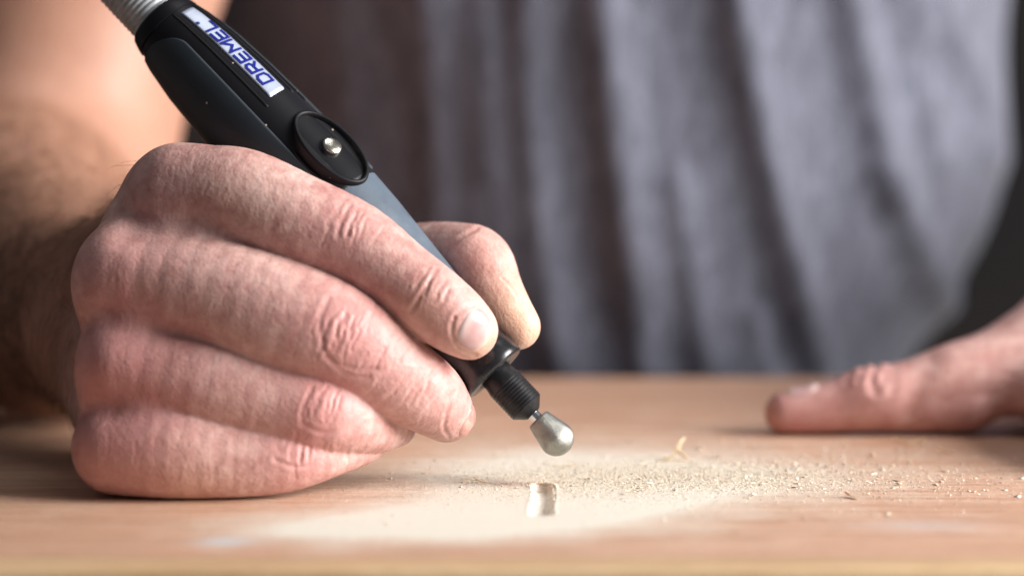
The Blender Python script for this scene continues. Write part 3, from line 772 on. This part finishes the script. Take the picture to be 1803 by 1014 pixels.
# ------------------------------------------------------------------ workbench
def mat_wood(name, base, dark, light, dust):
    m, nt, b = mat(name, base, .5, 0, .35)
    tc = nd(nt, 'ShaderNodeTexCoord'); mp = nd(nt, 'ShaderNodeMapping'); mp.inputs['Scale'].default_value = (.06, 1, 1)
    nt.links.new(tc.outputs['Object'], mp.inputs[0])
    a1 = noise(nt, mp.outputs[0], 190, 7, .68); a2 = noise(nt, mp.outputs[0], 1100, 3, .6)
    mp2 = nd(nt, 'ShaderNodeMapping'); mp2.inputs['Scale'].default_value = (.35, 1, 1); nt.links.new(tc.outputs['Object'], mp2.inputs[0])
    a3 = noise(nt, mp2.outputs[0], 22, 3)
    c = ramp(nt, a1.outputs[0], [(.34, dark), (.5, base), (.66, light)]).outputs[0]
    c = mixc(nt, .38, c, ramp(nt, a2.outputs[0], [(.3, tuple(x * .55 for x in dark)), (.5, base), (.7, light)]).outputs[0])
    c = mixc(nt, mth(nt, 'MULTIPLY', a3.outputs[0], .30), c, light)
    mp4 = nd(nt, 'ShaderNodeMapping'); mp4.inputs['Scale'].default_value = (.025, 1, 1); nt.links.new(tc.outputs['Object'], mp4.inputs[0])
    a4 = noise(nt, mp4.outputs[0], 480, 4, .6)
    c = mixc(nt, mth(nt, 'MULTIPLY', ramp(nt, a4.outputs[0], [(.54, (0, 0, 0)), (.64, (1, 1, 1))]).outputs[0], .42), c, tuple(x * .8 for x in dark))
    # short dark pores along the grain
    mp3 = nd(nt, 'ShaderNodeMapping'); mp3.inputs['Scale'].default_value = (.10, 1, 1); nt.links.new(tc.outputs['Object'], mp3.inputs[0])
    po = nd(nt, 'ShaderNodeTexVoronoi'); po.inputs['Scale'].default_value = 900; nt.links.new(mp3.outputs[0], po.inputs['Vector'])
    pf = ramp(nt, po.outputs['Distance'], [(.10, (1, 1, 1)), (.22, (0, 0, 0))]).outputs[0]
    c = mixc(nt, mth(nt, 'MULTIPLY', pf, .5), c, tuple(x * .45 for x in dark))
    if dust:
        sep = nd(nt, 'ShaderNodeSeparateXYZ'); nt.links.new(tc.outputs['Object'], sep.inputs[0])
        X, Y = sep.outputs[0], sep.outputs[1]
        def gau(cx, cy, rx, ry, rot=0.0):
            ca, sa = math.cos(rot), math.sin(rot)
            dx = mth(nt, 'SUBTRACT', X, cx * MM); dy = mth(nt, 'SUBTRACT', Y, cy * MM)
            ex = mth(nt, 'DIVIDE', mth(nt, 'ADD', mth(nt, 'MULTIPLY', dx, ca), mth(nt, 'MULTIPLY', dy, sa)), rx * MM)
            ey = mth(nt, 'DIVIDE', mth(nt, 'SUBTRACT', mth(nt, 'MULTIPLY', dy, ca), mth(nt, 'MULTIPLY', dx, sa)), ry * MM)
            r2 = mth(nt, 'ADD', mth(nt, 'MULTIPLY', ex, ex), mth(nt, 'MULTIPLY', ey, ey))
            return mth(nt, 'POWER', 2.718, mth(nt, 'MULTIPLY', r2, -1.0))
        f = mth(nt, 'MULTIPLY', gau(-6, 547, 42, 26, .5), 1.25)
        f = mth(nt, 'ADD', f, mth(nt, 'MULTIPLY', gau(-30, 533, 32, 13, .1), .8))
        f = mth(nt, 'ADD', f, mth(nt, 'MULTIPLY', gau(15, 596, 36, 50), 1.1))
        f = mth(nt, 'ADD', f, mth(nt, 'MULTIPLY', gau(36, 600, 50, 30), .72))
        f = mth(nt, 'ADD', f, mth(nt, 'MULTIPLY', gau(40, 620, 150, 90), .16))
        dn = noise(nt, tc.outputs['Object'], 500, 6, .75); dn2 = noise(nt, tc.outputs['Object'], 60, 4)
        g = mth(nt, 'ADD', mth(nt, 'MULTIPLY', dn.outputs[0], .55), mth(nt, 'MULTIPLY', dn2.outputs[0], .45))
        k_ = mth(nt, 'ADD', f, mth(nt, 'MULTIPLY', mth(nt, 'SUBTRACT', g, .5), 1.6))
        # the fresh cut shows pale wood in the groove
        fac = ramp(nt, k_, [(.08, (0, 0, 0)), (.95, (1, 1, 1))]).outputs[0]
        fac = mth(nt, 'MULTIPLY', fac, .86)
        c = mixc(nt, fac, c, (.81, .79, .69))
        cut = mth(nt, 'LESS_THAN', sep.outputs[2], -.00025)
        inside = mth(nt, 'MULTIPLY', cut, mth(nt, 'GREATER_THAN', sep.outputs[2], -.004))
        cc = mixc(nt, ramp(nt, dn.outputs[0], [(.4, (0, 0, 0)), (.6, (1, 1, 1))]).outputs[0], (.86, .77, .64), (.93, .90, .82))
        c = mixc(nt, inside, c, cc)
        sm = mth(nt, 'MULTIPLY', gau(-62, 515, 6, 5), .75)
        c = mixc(nt, sm, c, (.60, .66, .70))
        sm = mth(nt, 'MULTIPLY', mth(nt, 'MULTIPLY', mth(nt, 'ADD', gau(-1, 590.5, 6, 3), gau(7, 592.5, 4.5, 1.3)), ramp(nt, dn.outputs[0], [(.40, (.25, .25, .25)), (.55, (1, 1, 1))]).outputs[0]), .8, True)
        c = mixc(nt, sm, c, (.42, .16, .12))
        sm = mth(nt, 'MULTIPLY', gau(92, 534, 14, 7), .35)
        c = mixc(nt, sm, c, (.60, .62, .64))
        bump(nt, b, dn.outputs[0], .35, .0008)
        nt.links.new(mth(nt, 'ADD', mth(nt, 'MULTIPLY', fac, .4), .42), b.inputs['Roughness'])
    nt.links.new(c, b.inputs['Base Color'])
    bump(nt, b, a2.outputs[0], .25, .0005); bump(nt, b, a1.outputs[0], .2, .0008)
    return m
m_wood = mat_wood('reddish_wood', (.60, .355, .235), (.42, .21, .12), (.73, .475, .335), True)
m_edge = mat_wood('yellow_edge_wood', (.58, .38, .21), (.47, .27, .13), (.70, .52, .32), False)
GRX = 7.2; GR0, GR1, GHW, GD = 548.5, 588.5, 2.8, 1.9      # the routed groove
tx = axis_steps([(-420, -60, 30), (-60, 0, 6), (0, 2, .8), (2, 13.6, .22), (13.6, 16, .8), (16, 60, 6), (60, 480, 30)])
ty = axis_steps([(497, 541, 5), (541, 597, .3), (597, 640, 4), (640, 808, 12)])
TXX, TYY = np.meshgrid(tx, ty, indexing='ij')
yc = np.clip(TYY, GR0, GR1); jag = .25 * np.sin(TYY * 2.3) + .18 * np.sin(TYY * 5.1 + 1) + .15 * np.sin(TXX * 7 + TYY)
dg = np.hypot(TXX - GRX - .5 * np.sin(TYY / 9), TYY - yc) + jag * .6
t_ = np.clip((GHW - dg) / GHW, 0, 1)
TZ = -GD * np.minimum(1, np.sqrt(np.clip(1 - (1 - t_) ** 2, 0, 1)) * 1.05) - .25 * (t_ > .3) * np.sin(TYY * 1.7)
lipm = np.exp(-((dg - GHW - .35) / .45) ** 2); TZ += lipm * (.05 + .30 * rng.random(TZ.shape) * (TYY > 584)) * (dg > GHW * .95)
TV = np.stack([TXX, TYY, TZ], -1).reshape(-1, 3)
n1_, n2_ = len(tx), len(ty)
i = np.arange(n1_ - 1)[:, None] * n2_; j = np.arange(n2_ - 1)[None, :]
TFc = np.stack([i + j, i + n2_ + j, i + n2_ + j + 1, i + j + 1], -1).reshape(-1, 4)
bench = bpy.data.objects.new('workbench', None); SC.collection.objects.link(bench); bench.location = (0, .66, -.03)
tag(bench, 'reddish wooden tabletop with a pale dusty groove cut near its front edge', 'table')
def child(o): o.matrix_parent_inverse = Matrix.Translation((0, -.66, .03)); return o
top = child(mesh_obj('tabletop', TV, TFc, m_wood, bench)); 
Vb = [(-420, 497.0, -.01), (480, 497.0, -.01), (480, 808, -.01), (-420, 808, -.01)]
# sides and underside of the slab
Vs = [(-420, 497.4, -28), (480, 497.4, -28), (480, 807.8, -28), (-420, 807.8, -28), (-420, 497.4, -3.5), (480, 497.4, -3.5), (480, 807.8, -.02), (-420, 807.8, -.02)]
child(mesh_obj('slab_underside', Vs, [(3, 2, 1, 0), (0, 1, 5, 4), (1, 2, 6, 5), (2, 3, 7, 6), (3, 0, 4, 7)], m_wood, bench, smooth=False))
# front lipping with a rounded arris
pr = [(497, -28), (497, -.2), (496.6, .05), (489.5, .05), (488.2, -.25), (487.2, -.9), (486.6, -1.9), (486.4, -3.2), (486.4, -28)]
xs_ = np.linspace(-420, 480, 61); Vl = []; Fl = []
for a_, x in enumerate(xs_):
    for (y, z) in pr: Vl.append((x, y + .12 * math.sin(x / 23), z))
for a_ in range(60):
    for k in range(len(pr) - 1): q0 = a_ * len(pr) + k; Fl.append((q0, q0 + len(pr), q0 + len(pr) + 1, q0 + 1)[::-1])
child(mesh_obj('edge_lipping', Vl, Fl, m_edge, bench, autosmooth=60))

# ------------------------------------------------------------------ sawdust and shavings
m_dust, nt, b = mat('sawdust_grain', (.78, .66, .48), .8, 0, .2)
gi = nd(nt, 'ShaderNodeNewGeometry')
nt.links.new(ramp(nt, gi.outputs['Random Per Island'], [(0, (.55, .31, .20)), (.10, (.80, .62, .46)), (.5, (.90, .80, .64)), (1, (.93, .88, .76))]).outputs[0], b.inputs['Base Color'])
def grains():
    parts = []
    def add(n, cx, cy, rx, ry, s0, s1, rot=0):
        g = rng.normal(size=(n, 2)) * .62
        x = cx + g[:, 0] * rx * math.cos(rot) - g[:, 1] * ry * math.sin(rot); y = cy + g[:, 0] * rx * math.sin(rot) + g[:, 1] * ry * math.cos(rot)
        s_ = s0 + (s1 - s0) * rng.random(n) ** 3
        parts.append(np.stack([x, y, s_], 1))
    add(34000, 48, 604, 42, 24, .07, .27); add(260, 105, 600, 60, 40, .45, 1.1); add(20000, 18, 596, 30, 24, .06, .22); add(9000, -8, 588, 40, 22, .05, .2)
    add(5000, 70, 610, 90, 42, .08, .36); add(500, 60, 610, 110, 60, .3, .8); add(7000, 60, 596, 36, 18, .08, .30); add(1500, 0, 560, 60, 30, .06, .22)
    g = np.concatenate(parts); g = g[(g[:, 1] > 500) & (g[:, 1] < 815) & (g[:, 0] < 220) & (g[:, 0] > -80)]
    gz_ = (np.hypot(g[:, 0] - GRX, g[:, 1] - np.clip(g[:, 1], GR0, GR1)) < GHW + .4)
    g = g[~gz_]
    n = len(g)
    base = np.array([(-1, -1, 0), (1, -1, 0), (1, 1, 0), (-1, 1, 0), (-.6, -.6, 1), (.7, -.5, 1), (.6, .6, 1), (-.5, .7, 1)], float)
    B = base[None] * (1 + .35 * rng.normal(size=(n, 8, 3)))
    el = 1 + 2.2 * rng.random(n) ** 3; B[:, :, 0] *= el[:, None]; B[:, :, 2] *= .32
    a = rng.random(n) * 2 * math.pi; ca, sa = np.cos(a)[:, None], np.sin(a)[:, None]
    x = B[:, :, 0] * ca - B[:, :, 1] * sa; y = B[:, :, 0] * sa + B[:, :, 1] * ca
    tl = rng.normal(size=n)[:, None] * .35; z = np.abs(B[:, :, 2] + x * tl)
    W = np.stack([x, y, z], -1) * (g[:, 2] * .5)[:, None, None]
    W[:, :, 0] += g[:, 0:1]; W[:, :, 1] += g[:, 1:2]; W[:, :, 2] += .02
    f = np.array([(3, 2, 1, 0), (4, 5, 6, 7), (0, 1, 5, 4), (1, 2, 6, 5), (2, 3, 7, 6), (3, 0, 4, 7)])
    FF = (f[None] + (np.arange(n) * 8)[:, None, None]).reshape(-1, 4)
    return W.reshape(-1, 3), FF
Wv, Wf = grains()
dust = mesh_obj('sawdust', Wv, Wf, m_dust, smooth=False)
tag(dust, 'fine pale sawdust scattered over the tabletop around the groove', 'sawdust', kind='stuff')
def fibres():
    Vf, Ff = [], []; rr_ = random.Random(3)
    for _ in range(260):
        a = rr_.uniform(-.25, math.pi + .25) if rr_.random() < .7 else None
        if a is not None: x, y, ox, oy = GRX + math.cos(a) * GHW, GR1 + math.sin(a) * GHW * .9, math.cos(a), math.sin(a)
        else:
            sg = rr_.choice((-1, 1)); x, y, ox, oy = GRX + sg * GHW * .98, rr_.uniform(GR0, GR1), sg, rr_.uniform(-.6, .6)
        L = rr_.uniform(.3, 1.5); wd = rr_.uniform(.05, .16); d = np.array([ox * rr_.uniform(-.4, 1) + rr_.gauss(0, .5), oy * .5 + rr_.gauss(0, .4), rr_.uniform(.05, .8)])
        d /= np.linalg.norm(d); p = np.array([x, y, rr_.uniform(-.15, .05)]); sd = np.cross(d, [0, 1, .3]); sd /= np.linalg.norm(sd) + 1e-9
        q = p + d * L; b0 = len(Vf)
        Vf += [p - sd * wd, p + sd * wd, p + np.array([0, wd, 0]), q]
        Ff += [(b0, b0 + 1, b0 + 3), (b0 + 1, b0 + 2, b0 + 3), (b0 + 2, b0, b0 + 3)]
    return Vf, Ff
Vf, Ff = fibres()
fo = child(mesh_obj('torn_fibres', Vf, Ff, m_dust, bench, smooth=False)); fo['kind'] = 'stuff'
m_curl, nt, b = mat('shaving_wood', (.86, .72, .50), .65, 0, .3)
tc = nd(nt, 'ShaderNodeTexCoord'); q = noise(nt, tc.outputs['Object'], 700, 3)
nt.links.new(ramp(nt, q.outputs[0], [(.3, (.74, .55, .36)), (.7, (.90, .78, .58))]).outputs[0], b.inputs['Base Color'])
b.inputs['Subsurface Weight'].default_value = .1; b.inputs['Subsurface Scale'].default_value = .001
def shaving(pts, wd, label, wz=.5):
    """ribbon with thickness through 3D points (mm)"""
    L = np.array(pts, float)
    for _ in range(3):
        q_ = L[:-1] * .75 + L[1:] * .25; r_ = L[:-1] * .25 + L[1:] * .75
        L = np.concatenate([L[:1], np.stack([q_, r_], 1).reshape(-1, 3), L[-1:]])
    n = len(L); Vv = []; Fv = []
    for i_, p in enumerate(L):
        t = L[min(i_ + 1, n - 1)] - L[max(i_ - 1, 0)]; t /= np.linalg.norm(t) + 1e-9
        sd = np.cross(t, [0.2, .6, .75]); sd /= np.linalg.norm(sd) + 1e-9; up = np.cross(sd, t)
        ww = wd * (.35 + .65 * math.sin(math.pi * min(1, .12 + i_ / n * .85)))
        for a_, b__ in ((-1, -1), (1, -1), (1, 1), (-1, 1)): Vv.append(p + sd * a_ * ww / 2 + up * b__ * .05)
    for i_ in range(n - 1):
        for k in range(4): Fv.append((i_ * 4 + k, i_ * 4 + (k + 1) % 4, i_ * 4 + 4 + (k + 1) % 4, i_ * 4 + 4 + k))
    Fv += [(3, 2, 1, 0), tuple((n - 1) * 4 + k for k in range(4))]
    Vv = np.array(Vv); Vv[:, 2] -= min(0, Vv[:, 2].min() - .02)
    o = mesh_obj('wood_shaving', Vv, Fv, m_curl, autosmooth=50)
    tag(o, label, 'wood shaving', 'curled wood shavings on the tabletop')
    return o
def at(pxx, pyy, dx=0, dy=0, z=0): q_ = TBL(pxx, pyy); return (q_[0] + dx, q_[1] + dy, z)
shaving([at(1182, 808, -2), at(1190, 808, -.5, 0, .6), at(1192, 808, .3, 0, 2.2), at(1196, 808, .2, 0, 4.0), at(1199, 808, 1.0, 0, 5.6)], 1.15, 'tall upright curl of pale wood right of the grinding bit')
shaving([at(1199, 808, 1.6, 0, .1), at(1196, 808, .3, 0, 1.5), at(1190, 808, -.6, 0, 3.0)], 1.3, 'short bent splinter leaning against the tall upright curl')
shaving([at(1175, 812, -3.4, 0, .1), at(1180, 812, -1.5, 0, .3), at(1190, 812, .2, 0, .1), at(1205, 812, 1.8, 0, .4)], .5, 'flat thin sliver at the foot of the tall upright curl')
shaving([at(822, 850, -1), at(826, 850, 0, 0, 1.1), at(832, 850, .5, 0, .5), at(842, 850, 1.0, 0, .9)], .35, 'tiny s-shaped shaving left of the groove')
shaving([at(838, 850, -.6, 0, 1.6), at(843, 850, .2, 0, .5), at(850, 850, 1.2, 0, .2)], .5, 'small hooked shaving just left of the groove')
shaving([at(990, 846, 0, 0, .1), at(990, 846, -.1, 0, 1.8), at(993, 846, .5, 0, 3.6)], .14, 'hair-thin splinter standing just right of the groove')
shaving([at(985, 822, -1.8, 0, .3), at(995, 822, 0, 0, .4), at(1003, 822, 1.4, 0, .2), at(1005, 822, 1.5, 0, 1.3)], .35, 'thin sliver lying directly under the grinding bit')
shaving([at(1578, 780, -1, 0, 1.8), at(1580, 780, .2, 0, .6), at(1590, 780, 1.6, 0, .2)], 1.0, 'pale curl below the knuckle of the resting thumb')
shaving([at(1608, 786, -1.8, 0, .2), at(1612, 786, .4, 0, 1.6), at(1618, 786, 1.0, 0, 2.4), at(1620, 786, .2, 0, .8)], 1.3, 'thick ruffled curl in front of the resting thumb')
shaving([at(1655, 800, -.8, 0, 2.2), at(1660, 800, .4, 0, .6), at(1668, 800, 1.8, 0, .8)], 1.0, 'forked pale curl right of the ruffled one')
shaving([at(1492, 875, -.6, 0, 1.4), at(1495, 875, .3, 0, .4), at(1500, 880, 1.4, 0, .3)], 1.0, 'blurred pale chip on the right, closest to the front edge')
shaving([at(1105, 868, -.8, 0, .4), at(1112, 866, .5, 0, .7), at(1118, 868, 1.2, 0, .2)], .35, 'short sliver in the dust right of the groove')

# ------------------------------------------------------------------ backdrop
m_wall, nt, b = mat('dark_wall', (.030, .018, .014), .8)
tc = nd(nt, 'ShaderNodeTexCoord'); q = noise(nt, tc.outputs['Object'], 2.5, 3)
nt.links.new(ramp(nt, q.outputs[0], [(.3, (.008, .006, .006)), (.7, (.028, .018, .015))]).outputs[0], b.inputs['Base Color'])
wl = mesh_obj('back_wall', [(-3000, 2600, -900), (3000, 2600, -900), (3000, 2600, 2400), (-3000, 2600, 2400), (-3000, 2700, -900), (3000, 2700, -900), (3000, 2700, 2400), (-3000, 2700, 2400)],
              [(0, 1, 2, 3), (5, 4, 7, 6), (1, 5, 6, 2), (4, 0, 3, 7), (3, 2, 6, 7), (4, 5, 1, 0)], m_wall, smooth=False)
tag(wl, kind='structure')
fl_ = mesh_obj('floor', [(-3000, -800, -900), (3000, -800, -900), (3000, 2600, -900), (-3000, 2600, -900)], [(0, 1, 2, 3)], m_wall, smooth=False)
tag(fl_, kind='structure')
